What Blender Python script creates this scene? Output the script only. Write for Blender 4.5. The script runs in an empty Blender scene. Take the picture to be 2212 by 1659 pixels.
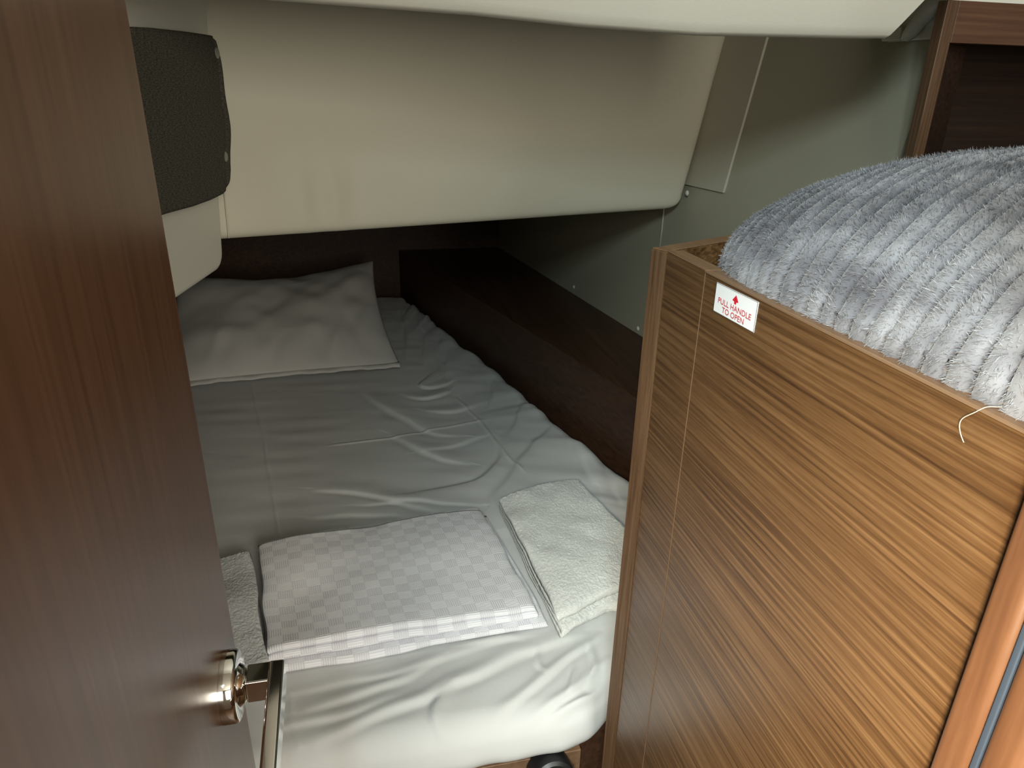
import bpy, math
import numpy as np
from mathutils import Matrix, Vector
S = bpy.context.scene
COL = S.collection
RNG = np.random.default_rng(7)

# ------------------------------------------------------------------ camera
cam_d = bpy.data.cameras.new('camera'); cam = bpy.data.objects.new('camera', cam_d); COL.objects.link(cam)
FPX = 1516.0
dn = np.array([-76, 3634, FPX]); dn /= np.linalg.norm(dn)
yy = np.array([-371, -640, FPX]); yy -= dn*(yy@dn); yy /= np.linalg.norm(yy)
xx = np.cross(dn, yy); xx = xx if xx[0] > 0 else -xx
# rows: world axes expressed in image axes (right, down, forward)
R = Matrix(((xx[0], -xx[1], -xx[2]), (yy[0], -yy[1], -yy[2]), (-dn[0], dn[1], dn[2])))
cam.matrix_world = Matrix.Translation((0, 0, 1.45)) @ R.to_4x4()
cam_d.sensor_fit = 'HORIZONTAL'; cam_d.sensor_width = 36.0; cam_d.lens = 36.0*FPX/2212
cam_d.clip_start = 0.01; cam_d.clip_end = 50
S.camera = cam

# ------------------------------------------------------------------ light and exposure
w = bpy.data.worlds.new('world'); S.world = w; w.use_nodes = True
w.node_tree.nodes['Background'].inputs[0].default_value = (.80, .88, 1, 1)
w.node_tree.nodes['Background'].inputs[1].default_value = .05
S.view_settings.view_transform = 'Standard'; S.view_settings.look = 'None'
S.view_settings.gamma = 1; S.view_settings.use_curve_mapping = False
S.view_settings.exposure = 0.0

def area(name, loc, target, size, energy, color, size_y=None):
    d = bpy.data.lights.new(name, 'AREA'); d.energy = energy; d.color = color
    d.shape = 'RECTANGLE'; d.size = size; d.size_y = size_y or size
    o = bpy.data.objects.new(name, d); COL.objects.link(o)
    o.location = loc
    o.rotation_euler = (Vector(target)-Vector(loc)).to_track_quat('-Z', 'Y').to_euler()
    return o
hd = area('hatch_daylight', (-.27, -.50, 2.02), (.20, .70, .70), .36, 16.5, (.79, .97, 1.0)); hd.data.spread = math.radians(105)
area('saloon_daylight', (.50, -1.25, 1.62), (.10, .8, 1.05), .8, 30.0, (1.0, .945, .82))
wl = area('saloon_warm_lamp', (-.085, -.13, 1.46), (.283, .22, 1.12), .07, 2.1, (1.0, .87, .66)); wl.data.spread = math.radians(62)

# ------------------------------------------------------------------ numpy noise
def _hash(ix, iy, iz, s):
    n = (ix*374761393 + iy*668265263 + iz*2147483647 + s*974634777) & 0xffffffff
    n = (n ^ (n >> 13))*1274126177 & 0xffffffff
    n = (n ^ (n >> 16)) & 0xffffffff
    return n/2147483648.0-1
def noise3(p, scale=1.0, seed=0):
    q = np.asarray(p, float)*scale; i = np.floor(q).astype(np.int64); f = q-i; u = f*f*(3-2*f)
    r = 0
    for a in (0, 1):
        for b in (0, 1):
            for c in (0, 1):
                wgt = (u[:, 0] if a else 1-u[:, 0])*(u[:, 1] if b else 1-u[:, 1])*(u[:, 2] if c else 1-u[:, 2])
                r = r+wgt*_hash(i[:, 0]+a, i[:, 1]+b, i[:, 2]+c, seed)
    return r

# ------------------------------------------------------------------ mesh helpers
def mesh_obj(name, verts, faces, mat, parent=None, smooth=False, bevel=0, seg=2, uv=None, angle=35):
    me = bpy.data.meshes.new(name)
    V = np.asarray(verts, float)
    if parent is not None:
        P = parent
        off = np.zeros(3)
        while P is not None:
            off += np.array(P.location); P = P.parent
        V = V-off
    if isinstance(faces, np.ndarray) and faces.ndim == 2:
        n, k = faces.shape
        me.vertices.add(len(V)); me.vertices.foreach_set('co', V.astype(np.float32).ravel())
        me.loops.add(n*k); me.loops.foreach_set('vertex_index', faces.astype(np.int32).ravel())
        me.polygons.add(n); me.polygons.foreach_set('loop_start', np.arange(0, n*k, k, dtype=np.int32))
        me.update(calc_edges=True)
    else:
        me.from_pydata([tuple(v) for v in V], [], [tuple(int(i) for i in f) for f in faces]); me.update()
    me.validate()
    if mat is not None: me.materials.append(mat)
    o = bpy.data.objects.new(name, me); COL.objects.link(o)
    if parent is not None: o.parent = parent
    if smooth:
        me.polygons.foreach_set('use_smooth', np.ones(len(me.polygons), bool))
    if bevel:
        m = o.modifiers.new('bevel', 'BEVEL'); m.width = bevel; m.segments = seg; m.limit_method = 'ANGLE'
        m.angle_limit = math.radians(angle); m.harden_normals = False
        me.polygons.foreach_set('use_smooth', np.ones(len(me.polygons), bool))
        wn = o.modifiers.new('wn', 'WEIGHTED_NORMAL'); wn.keep_sharp = True
    if uv is not None:
        ul = me.uv_layers.new(name='UVMap')
        li = np.zeros(len(me.loops), np.int32); me.loops.foreach_get('vertex_index', li)
        ul.data.foreach_set('uv', np.asarray(uv, np.float32)[li].ravel())
    return o
def box(name, lo, hi, mat, parent=None, bevel=.001, seg=2):
    x0, y0, z0 = lo; x1, y1, z1 = hi
    v = [(x0,y0,z0),(x1,y0,z0),(x1,y1,z0),(x0,y1,z0),(x0,y0,z1),(x1,y0,z1),(x1,y1,z1),(x0,y1,z1)]
    f = [(0,3,2,1),(4,5,6,7),(0,1,5,4),(1,2,6,5),(2,3,7,6),(3,0,4,7)]
    return mesh_obj(name, v, f, mat, parent, bevel=bevel, seg=seg)
def prism(name, poly, z0, z1, mat, parent=None, bevel=.001, seg=2):
    """extrude a plan polygon (ccw) from z0 to z1"""
    n = len(poly)
    v = [(x, y, z0) for x, y in poly]+[(x, y, z1) for x, y in poly]
    f = [tuple(range(n))[::-1], tuple(range(n, 2*n))]+[(i, (i+1) % n, n+(i+1) % n, n+i) for i in range(n)]
    return mesh_obj(name, v, f, mat, parent, bevel=bevel, seg=seg)
def slab(name, pts, off, mat, parent=None, bevel=.001, seg=2):
    """extrude a 3D polygon by a vector"""
    n = len(pts); pts = [Vector(p) for p in pts]; off = Vector(off)
    v = [tuple(p) for p in pts]+[tuple(p+off) for p in pts]
    f = [tuple(range(n)), tuple(range(n, 2*n))[::-1]]+[((i+1) % n, i, n+i, n+(i+1) % n) for i in range(n)]
    o = mesh_obj(name, v, f, mat, parent, bevel=0)
    import bmesh
    b = bmesh.new(); b.from_mesh(o.data); bmesh.ops.recalc_face_normals(b, faces=b.faces); b.to_mesh(o.data); b.free()
    if bevel:
        m = o.modifiers.new('bevel', 'BEVEL'); m.width = bevel; m.segments = seg; m.limit_method = 'ANGLE'; m.angle_limit = math.radians(35)
        o.data.polygons.foreach_set('use_smooth', np.ones(len(o.data.polygons), bool))
        wn = o.modifiers.new('wn', 'WEIGHTED_NORMAL'); wn.keep_sharp = True
    return o
def lathe(name, prof, centre, axis, mat, parent=None, n=48):
    """prof: (radius, along-axis) pairs; axis: unit vector"""
    a = Vector(axis).normalized(); t = a.orthogonal().normalized(); b = a.cross(t)
    v = []; f = []
    for r, h in prof:
        for k in range(n):
            q = 2*math.pi*k/n
            v.append(tuple(Vector(centre)+a*h+(t*math.cos(q)+b*math.sin(q))*r))
    for i in range(len(prof)-1):
        for k in range(n):
            f.append((i*n+k, i*n+(k+1) % n, (i+1)*n+(k+1) % n, (i+1)*n+k))
    f.append(tuple(range(n))[::-1]); f.append(tuple(range((len(prof)-1)*n, len(prof)*n)))
    o = mesh_obj(name, v, f, mat, parent, bevel=0, smooth=True)
    e = o.modifiers.new('es', 'EDGE_SPLIT'); e.split_angle = math.radians(40)
    return o
def tube(name, pts, r, mat, parent=None, n=8, sub=6):
    P = [Vector(p) for p in pts]
    Q = []
    for i in range(len(P)-1):
        p0 = P[max(i-1, 0)]; p1 = P[i]; p2 = P[i+1]; p3 = P[min(i+2, len(P)-1)]
        for k in range(sub):
            t = k/sub
            Q.append(.5*((2*p1)+(p2-p0)*t+(2*p0-5*p1+4*p2-p3)*t*t+(-p0+3*p1-3*p2+p3)*t**3))
    Q.append(P[-1])
    v = []; f = []
    for i, q in enumerate(Q):
        d = (Q[min(i+1, len(Q)-1)]-Q[max(i-1, 0)]).normalized()
        t = d.orthogonal().normalized() if i == 0 else (t-d*t.dot(d)).normalized()
        b = d.cross(t)
        for k in range(n):
            a = 2*math.pi*k/n; v.append(tuple(q+(t*math.cos(a)+b*math.sin(a))*r))
    for i in range(len(Q)-1):
        for k in range(n): f.append((i*n+k, i*n+(k+1) % n, (i+1)*n+(k+1) % n, (i+1)*n+k))
    f.append(tuple(range(n))[::-1]); f.append(tuple(range((len(Q)-1)*n, len(Q)*n)))
    return mesh_obj(name, v, f, mat, parent, smooth=True)
def empty(name, loc):
    o = bpy.data.objects.new(name, None); COL.objects.link(o); o.location = loc; o.empty_display_size = .05; return o
def tag(o, label=None, cat=None, group=None, kind=None):
    if label: o['label'] = label
    if cat: o['category'] = cat
    if group: o['group'] = group
    if kind: o['kind'] = kind
    return o

# ------------------------------------------------------------------ materials
def new_mat(name):
    m = bpy.data.materials.new(name); m.use_nodes = True
    nt = m.node_tree; return m, nt, nt.nodes['Principled BSDF']
def N(nt, t, **kw):
    n = nt.nodes.new(t)
    for k, v in kw.items(): setattr(n, k, v)
    return n
def ramp(nt, stops):
    r = N(nt, 'ShaderNodeValToRGB'); e = r.color_ramp.elements
    while len(e) < len(stops): e.new(.5)
    for i, (p, c) in enumerate(stops): e[i].position = p; e[i].color = (*c, 1) if len(c) == 3 else c
    return r
def plain(name, col, rough=.6, metal=0, bump=0, bscale=600, spec=.5, var=0, coat=0):
    m, nt, b = new_mat(name)
    b.inputs['Base Color'].default_value = (*col, 1); b.inputs['Roughness'].default_value = rough
    b.inputs['Metallic'].default_value = metal; b.inputs['Specular IOR Level'].default_value = spec
    b.inputs['Coat Weight'].default_value = coat
    tc = N(nt, 'ShaderNodeTexCoord')
    if bump:
        n = N(nt, 'ShaderNodeTexNoise'); n.inputs['Scale'].default_value = bscale; n.inputs['Detail'].default_value = 3
        bp = N(nt, 'ShaderNodeBump'); bp.inputs['Strength'].default_value = bump; bp.inputs['Distance'].default_value = .001
        nt.links.new(tc.outputs['Object'], n.inputs['Vector']); nt.links.new(n.outputs['Fac'], bp.inputs['Height'])
        nt.links.new(bp.outputs['Normal'], b.inputs['Normal'])
    if var:
        n2 = N(nt, 'ShaderNodeTexNoise'); n2.inputs['Scale'].default_value = 9
        r = ramp(nt, [(.3, tuple(c*(1-var) for c in col)), (.7, tuple(min(1, c*(1+var)) for c in col))])
        nt.links.new(tc.outputs['Object'], n2.inputs['Vector']); nt.links.new(n2.outputs['Fac'], r.inputs['Fac'])
        nt.links.new(r.outputs['Color'], b.inputs['Base Color'])
    return m
def wood(name, dark, mid, light, axis='Y', across=210, along=4, rough=.42, seed=0, contrast=1.0, spec=.4, fine=1.0):
    m, nt, b = new_mat(name)
    tc = N(nt, 'ShaderNodeTexCoord')
    def sc(a, l):
        mp = N(nt, 'ShaderNodeMapping'); v = [a, a, a]; v['XYZ'.index(axis)] = l
        mp.inputs['Scale'].default_value = v; mp.inputs['Location'].default_value = (seed*3.1, seed*1.7, seed*2.3)
        nt.links.new(tc.outputs['Object'], mp.inputs['Vector']); return mp
    n1 = N(nt, 'ShaderNodeTexNoise'); n1.inputs['Scale'].default_value = 1; n1.inputs['Detail'].default_value = 3
    n1.inputs['Distortion'].default_value = .25
    n2 = N(nt, 'ShaderNodeTexNoise'); n2.inputs['Scale'].default_value = 1; n2.inputs['Detail'].default_value = 2
    n3 = N(nt, 'ShaderNodeTexNoise'); n3.inputs['Scale'].default_value = 1; n3.inputs['Detail'].default_value = 4
    nt.links.new(sc(across, along).outputs[0], n1.inputs['Vector'])
    nt.links.new(sc(across*.17, along*.5).outputs[0], n2.inputs['Vector'])
    nt.links.new(sc(across*4, along*14).outputs[0], n3.inputs['Vector'])
    a1 = N(nt, 'ShaderNodeMath', operation='MULTIPLY_ADD'); a1.inputs[1].default_value = .72
    a2 = N(nt, 'ShaderNodeMath', operation='MULTIPLY_ADD'); a2.inputs[1].default_value = .20
    a3 = N(nt, 'ShaderNodeMath', operation='MULTIPLY_ADD'); a3.inputs[1].default_value = .16*fine; a3.inputs[2].default_value = -.04
    nt.links.new(n3.outputs['Fac'], a3.inputs[0])
    nt.links.new(n1.outputs['Fac'], a1.inputs[0]); nt.links.new(a3.outputs[0], a1.inputs[2])
    nt.links.new(n2.outputs['Fac'], a2.inputs[0]); nt.links.new(a1.outputs[0], a2.inputs[2])
    h = .16/contrast
    r = ramp(nt, [(.5-h, dark), (.5-h*.1, mid), (.5+h, light)])
    nt.links.new(a2.outputs[0], r.inputs['Fac']); nt.links.new(r.outputs['Color'], b.inputs['Base Color'])
    b.inputs['Roughness'].default_value = rough; b.inputs['Specular IOR Level'].default_value = spec
    bp = N(nt, 'ShaderNodeBump'); bp.inputs['Strength'].default_value = .12; bp.inputs['Distance'].default_value = .0004
    nt.links.new(n1.outputs['Fac'], bp.inputs['Height']); nt.links.new(bp.outputs['Normal'], b.inputs['Normal'])
    return m
M_door = wood('door_wood', (.062,.029,.014), (.094,.044,.022), (.130,.063,.033), 'Z', 160, 3, .30, 1, .6, .5)
M_cab = wood('cabinet_wood', (.040,.018,.007), (.096,.047,.018), (.170,.093,.040), 'Y', 330, 5, .36, 2, .88, .6)
M_cabx = wood('cabinet_wood_across', (.040,.018,.007), (.096,.047,.018), (.180,.098,.042), 'X', 330, 8, .4, 3, 1.0)
M_cap = wood('edge_band_wood', (.10,.052,.025), (.15,.083,.042), (.21,.12,.066), 'Y', 420, 14, .38, 4, .6)
M_capz = wood('edge_band_upright', (.050,.025,.012), (.088,.047,.024), (.135,.078,.042), 'Z', 420, 10, .4, 5, .8)
M_dark = wood('board_wood', (.030,.014,.008), (.055,.026,.014), (.080,.040,.022), 'Y', 120, 3, .45, 6, .7, .35)
M_shelf = wood('shelf_wood', (.035,.015,.008), (.060,.028,.015), (.10,.050,.028), 'X', 160, 4, .42, 7, .7)
M_inner = wood('shelf_wood_shaded', (.012,.006,.004), (.024,.011,.006), (.040,.020,.011), 'X', 160, 4, .55, 7, .7)  # darker copy of the shelf wood, the interior's shade put into its colour
M_rail = wood('rail_wood', (.050,.022,.012), (.080,.037,.020), (.12,.060,.034), 'X', 160, 4, .42, 7, .7)
M_jamb = wood('jamb_wood', (.062,.026,.012), (.092,.040,.018), (.135,.064,.031), 'Z', 90, 4, .32, 8, .7, .55)
M_vinyl = plain('cream_vinyl', (.53,.50,.40), .62, bump=.25, bscale=900, spec=.35)
M_vinyl2 = plain('ceiling_vinyl', (.68,.66,.57), .55, bump=.2, bscale=900, spec=.35)
M_wall = plain('wall_laminate', (.335,.315,.235), .55, bump=.12, bscale=700, spec=.4)
M_wall2 = plain('strip_laminate', (.42,.395,.31), .5, bump=.1, bscale=700)
M_gel = plain('white_gelcoat', (.62,.61,.54), .35)
M_sheet = plain('white_cotton', (.64,.645,.64), .9, bump=.30, bscale=1500, spec=.15)
M_pillow = plain('white_pillowcase', (.56,.55,.53), .9, bump=.30, bscale=1500, spec=.15)
M_chrome = plain('polished_chrome', (.82,.80,.77), .07, metal=1)
M_chrome2 = plain('dull_snap_metal', (.30,.30,.26), .45, metal=.4)
M_rubber = plain('black_rubber', (.012,.012,.013), .45)
M_gasket = plain('grey_gasket', (.028,.038,.055), .6)
M_white = plain('sticker_white', (.86,.88,.90), .4)
M_red = plain('sticker_red', (.62,.012,.03), .5)
M_redtxt = plain('sticker_lettering', (.50,.05,.08), .5)
M_black = plain('sticker_black', (.015,.015,.018), .6)
M_line = plain('seam_shadow_gap', (.045,.03,.02), .8)
M_seam = plain('pale_edge_line', (.17,.105,.062), .5)
M_thread = plain('pale_thread', (.42,.35,.27), .8)
M_floor = wood('floor_wood', (.10,.055,.03), (.16,.09,.05), (.22,.13,.075), 'Y', 60, 3, .4, 9, .8)
M_mat = plain('mattress_ticking', (.6,.6,.62), .9, bump=.3, bscale=500)

def terry_mat(name, col, strength=1.0):
    m, nt, b = new_mat(name); tc = N(nt, 'ShaderNodeTexCoord')
    n = N(nt, 'ShaderNodeTexNoise'); n.inputs['Scale'].default_value = 480; n.inputs['Detail'].default_value = 3; n.inputs['Distortion'].default_value = 1.2
    n2 = N(nt, 'ShaderNodeTexNoise'); n2.inputs['Scale'].default_value = 60; n2.inputs['Detail'].default_value = 2
    mp = N(nt, 'ShaderNodeMapping'); mp.inputs['Scale'].default_value = (.55, 1.5, 1)
    nt.links.new(tc.outputs['Object'], mp.inputs['Vector']); nt.links.new(mp.outputs[0], n.inputs['Vector']); nt.links.new(tc.outputs['Object'], n2.inputs['Vector'])
    r = ramp(nt, [(.32, tuple(c*.84 for c in col)), (.60, col)])
    nt.links.new(n.outputs['Fac'], r.inputs['Fac']); nt.links.new(r.outputs['Color'], b.inputs['Base Color'])
    ad = N(nt, 'ShaderNodeMath', operation='MULTIPLY_ADD'); ad.inputs[1].default_value = .8
    nt.links.new(n2.outputs['Fac'], ad.inputs[0]); nt.links.new(n.outputs['Fac'], ad.inputs[2])
    bp = N(nt, 'ShaderNodeBump'); bp.inputs['Strength'].default_value = .8*strength; bp.inputs['Distance'].default_value = .0022
    nt.links.new(ad.outputs[0], bp.inputs['Height']); nt.links.new(bp.outputs['Normal'], b.inputs['Normal'])
    b.inputs['Roughness'].default_value = 1; b.inputs['Specular IOR Level'].default_value = .1
    b.inputs['Sheen Weight'].default_value = .25
    return m
M_terry = terry_mat('cream_terry', (.88,.89,.86))
M_terry2 = terry_mat('white_terry', (.72,.74,.75))

def waffle_mat():
    m, nt, b = new_mat('basket_weave_cotton')
    uv = N(nt, 'ShaderNodeUVMap'); uv.uv_map = 'UVMap'
    ck = N(nt, 'ShaderNodeTexChecker'); ck.inputs['Scale'].default_value = 1
    mp = N(nt, 'ShaderNodeMapping'); mp.inputs['Scale'].default_value = (1/.022, 1/.0165, 1)
    nt.links.new(uv.outputs[0], mp.inputs['Vector']); nt.links.new(mp.outputs[0], ck.inputs['Vector'])
    sp = N(nt, 'ShaderNodeSeparateXYZ'); nt.links.new(uv.outputs[0], sp.inputs[0])
    def wave(sock, period):
        a = N(nt, 'ShaderNodeMath', operation='MULTIPLY'); a.inputs[1].default_value = 2*math.pi/period
        s = N(nt, 'ShaderNodeMath', operation='SINE'); nt.links.new(sock, a.inputs[0]); nt.links.new(a.outputs[0], s.inputs[0]); return s
    sx = wave(sp.outputs[0], .0033); sy = wave(sp.outputs[1], .0021)
    mx = N(nt, 'ShaderNodeMix'); mx.data_type = 'FLOAT'
    nt.links.new(ck.outputs['Fac'], mx.inputs[0]); nt.links.new(sy.outputs[0], mx.inputs[2]); nt.links.new(sx.outputs[0], mx.inputs[3])
    nz = N(nt, 'ShaderNodeTexNoise'); nz.inputs['Scale'].default_value = 900
    tc = N(nt, 'ShaderNodeTexCoord'); nt.links.new(tc.outputs['Object'], nz.inputs['Vector'])
    ad = N(nt, 'ShaderNodeMath', operation='MULTIPLY_ADD'); ad.inputs[1].default_value = 1.0
    nt.links.new(nz.outputs['Fac'], ad.inputs[0]); nt.links.new(mx.outputs[0], ad.inputs[2])
    bp = N(nt, 'ShaderNodeBump'); bp.inputs['Strength'].default_value = .45; bp.inputs['Distance'].default_value = .0006
    nt.links.new(ad.outputs[0], bp.inputs['Height']); nt.links.new(bp.outputs['Normal'], b.inputs['Normal'])
    c = N(nt, 'ShaderNodeMix'); c.data_type = 'RGBA'
    c.inputs[6].default_value = (.88,.88,.92,1); c.inputs[7].default_value = (.79,.785,.83,1)
    nt.links.new(ck.outputs['Fac'], c.inputs[0])
    # thread lines themselves a little open and darker
    ln = N(nt, 'ShaderNodeMapRange'); ln.inputs[1].default_value = -1; ln.inputs[2].default_value = 1; ln.inputs[3].default_value = .90; ln.inputs[4].default_value = 1.03
    nt.links.new(mx.outputs[0], ln.inputs[0])
    mu = N(nt, 'ShaderNodeMix'); mu.data_type = 'RGBA'; mu.blend_type = 'MULTIPLY'; mu.inputs[0].default_value = 1
    nt.links.new(c.outputs[2], mu.inputs[6]); nt.links.new(ln.outputs[0], mu.inputs[7])
    nt.links.new(mu.outputs[2], b.inputs['Base Color'])
    b.inputs['Roughness'].default_value = .95; b.inputs['Specular IOR Level'].default_value = .1
    return m
M_waffle = waffle_mat()

def curtain_mat():
    m, nt, b = new_mat('charcoal_woven_fabric'); tc = N(nt, 'ShaderNodeTexCoord')
    mp = N(nt, 'ShaderNodeMapping'); mp.inputs['Scale'].default_value = (1, 160, 900)
    n = N(nt, 'ShaderNodeTexNoise'); n.inputs['Scale'].default_value = 1; n.inputs['Detail'].default_value = 3
    nt.links.new(tc.outputs['Object'], mp.inputs['Vector']); nt.links.new(mp.outputs[0], n.inputs['Vector'])
    r = ramp(nt, [(.35, (.040,.038,.030)), (.68, (.115,.108,.085))])
    nt.links.new(n.outputs['Fac'], r.inputs['Fac']); nt.links.new(r.outputs['Color'], b.inputs['Base Color'])
    b.inputs['Roughness'].default_value = .95; b.inputs['Specular IOR Level'].default_value = .1
    bp = N(nt, 'ShaderNodeBump'); bp.inputs['Strength'].default_value = .4; bp.inputs['Distance'].default_value = .0005
    nt.links.new(n.outputs['Fac'], bp.inputs['Height']); nt.links.new(bp.outputs['Normal'], b.inputs['Normal'])
    return m
M_curtain = curtain_mat()

def plush_mat():
    m, nt, b = new_mat('grey_plush')
    at = N(nt, 'ShaderNodeAttribute'); at.attribute_name = 'tone'
    r = ramp(nt, [(0, (.025,.025,.031)), (.45, (.104,.103,.117)), (1, (.28,.284,.303))])
    nt.links.new(at.outputs['Fac'], r.inputs['Fac']); nt.links.new(r.outputs['Color'], b.inputs['Base Color'])
    b.inputs['Roughness'].default_value = .85; b.inputs['Specular IOR Level'].default_value = .2
    b.inputs['Sheen Weight'].default_value = .35; b.inputs['Sheen Roughness'].default_value = .5
    return m
M_plush = plush_mat()

# ------------------------------------------------------------------ the room
DX, DY = -.110, .4660
# the hull side: x = .734 - .123*(y-1.6)
def flare(z): return 0 if z < 1.08 else (.2*(z-1.08)**2/.48 if z < 1.32 else .2*(z-1.2))
def wx(y, o=0, z=0): return .734-.123*(y-1.6)-o+flare(z)
tag(prism('floor', [(-1.3,-1.7),(1.45,-1.7),(1.45,3.0),(-1.3,3.0)], -.05, 0, M_floor, bevel=0), kind='structure')
zz = [0, 1.08]+list(np.linspace(1.08, 1.32, 13)[1:])+[2.12]; nz_ = len(zz)
V = [(wx(y, 0, z)+o_, y, z) for y in (.985, 2.98) for o_ in (0, .012) for z in zz]
F = []
for k in range(nz_-1):
    F += [(k, 2*nz_+k, 2*nz_+k+1, k+1), (nz_+k, nz_+k+1, 3*nz_+k+1, 3*nz_+k), (k, k+1, nz_+k+1, nz_+k), (2*nz_+k, 3*nz_+k, 3*nz_+k+1, 2*nz_+k+1)]
F += [(nz_-1, 3*nz_-1, 4*nz_-1, 2*nz_-1), (0, nz_, 3*nz_, 2*nz_)]
wr = mesh_obj('wall_right', V, F, M_wall); tag(wr, kind='structure')
# panel joints and screw caps on the hull side
for y0, z0, z1 in ((1.588, .865, 1.30),):
    prism('panel_joint', [(wx(y0)-.0006,y0),(wx(y0)+.002,y0),(wx(y0+.0016)+.002,y0+.0016),(wx(y0+.0016)-.0006,y0+.0016)], z0, z1, M_wall2, wr, bevel=0)
for y, z in ((1.655,.876),(1.609,.878),(2.063,.884),(1.497,1.246)):
    lathe('screw_cap', [(.006,0),(.006,.001),(.0045,.0026),(.001,.0032)], (wx(y)-.0002,y,z), (-.9925,-.122,0), M_gel, wr, 16)
# pale filler strip between the overhead moulding and the hull side
st = [(1.530,1.2615),(1.380,1.2615),(1.393,1.62),(1.60,1.62)]
tag(slab('trim_1', [(wx(y,.0060,z),y,z) for y, z in st], (.0056,.0007,0), M_wall2, bevel=.0006), kind='structure')
# upper lining of the hull side, above the ceiling edge
tag(slab('trim_2', [(wx(y,.008,z),y,z) for y, z in ((.986,1.534),(1.085,1.534),(1.085,2.09),(.986,2.09))], (.0076,.001,0), M_gel, bevel=.002), kind='structure')
tag(prism('wall_back', [(-1.3,2.80),(.60,2.80),(.60,2.85),(-1.3,2.85)], 0, 2.1, M_dark, bevel=0), kind='structure')
tag(box('wall_left', (-.86,.30,0), (-.80,2.80,2.1), M_vinyl, bevel=0), kind='structure')
tag(box('wall_front', (-1.3,-1.75,0), (1.45,-1.70,2.3), M_vinyl2, bevel=0), kind='structure')
tag(box('trim_4', (1.31,-1.7,0), (1.36,.93,2.1), M_shelf, bevel=0), kind='structure')
tag(box('trim_5', (-1.3,-1.7,0), (-1.25,.30,2.1), M_shelf, bevel=0), kind='structure')

tag(box('wall_bulkhead', (-1.3,-.085,0), (DX-.024,-.055,2.10), M_door, bevel=0), kind='structure')
# ceiling: a padded lining that dips to a rounded lower edge at y=.86
xs = [-.82,-.35,-.076,.037,.147,.271,.415,.538,.600,.640,.664,.673]
ze = [1.562,1.548,1.532,1.529,1.526,1.519,1.515,1.517,1.518,1.519,1.520,1.520]
prof = [(1.10,.34),(.885,.040),(.872,.014),(.866,.004),(.857,0),(.848,.004),(.838,.013),(.79,.060),(.70,.165),(.60,.290),(.52,.41),(.48,.47),(.42,.52),(.30,.56)]
V = []; F = []
for i, (x, z0) in enumerate(zip(xs, ze)):
    for y, dz in prof:
        lean = (dz*.22 if i == len(xs)-1 else (dz*.2 if i == len(xs)-2 else 0))
        V.append((x+min(lean, .12), y, z0+dz))
K = len(prof)
for i in range(len(xs)-1):
    for k in range(K-1): F.append((i*K+k, i*K+k+1, (i+1)*K+k+1, (i+1)*K+k))
# closed right-hand end
n0 = len(V); e = (len(xs)-1)*K
F.append(tuple(e+k for k in range(K)))
ce = mesh_obj('ceiling', V, F, M_vinyl2, smooth=True); tag(ce, kind='structure')
es = ce.modifiers.new('es', 'EDGE_SPLIT'); es.split_angle = math.radians(50)
tag(box('trim_6', (-1.3,-1.7,2.10), (1.45,.34,2.14), M_vinyl2, bevel=0), kind='structure')
tag(box('trim_7', (-1.3,.34,2.12), (1.45,2.98,2.16), M_vinyl2, bevel=0), kind='structure')

# bracket moulding up in the corner behind the ceiling end
br = empty('deck_bracket', (.870,1.05,1.531)); tag(br, 'pale moulded bracket with rounded diagonal rib at upper right beside the shelf cabinet', 'bracket')
slab('bracket_block', [(wx(y,.0085,z),y,z) for y, z in ((1.084,1.5345),(1.046,1.5345),(1.052,1.5535),(1.084,1.5565))], (-.012,-.002,0), M_gel, br, .002)
V = []; F = []; cs = [(1.036,1.5345,.0055),(1.031,1.542,.0085),(1.024,1.555,.011),(1.012,1.573,.0135),(1.000,1.592,.0155),(.985,1.625,.018)]
n = 16
for y, z, r in cs:
    for k in range(n):
        a = 2*math.pi*k/n; V.append((wx(y,.020,z)+.012*math.cos(a)*min(1, r/.009), y+r*math.sin(a)*.9, z+r*math.sin(a)*.5))
for i in range(len(cs)-1):
    for k in range(n): F.append((i*n+k, i*n+(k+1) % n, (i+1)*n+(k+1) % n, (i+1)*n+k))
F.append(tuple(range(n))[::-1]); F.append(tuple(range((len(cs)-1)*n, len(cs)*n)))
mesh_obj('bracket_rib', V, F, M_gel, br, smooth=True)

# ------------------------------------------------------------------ overhead moulding (underside of the cockpit)
om = empty('overhead_moulding', (-.203,1.259,1.21)); tag(om, 'big cream vinyl-covered overhead moulding hanging above the far end of the berth', 'moulding')
ud = np.array([.9672,.2540,0]); ud /= np.linalg.norm(ud); ub = np.array([-ud[1], ud[0], 0]); up = np.array([0,0,1.])
B0 = np.array([-.203,1.259,1.21])
def front_z0(a): return 0.0
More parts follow.
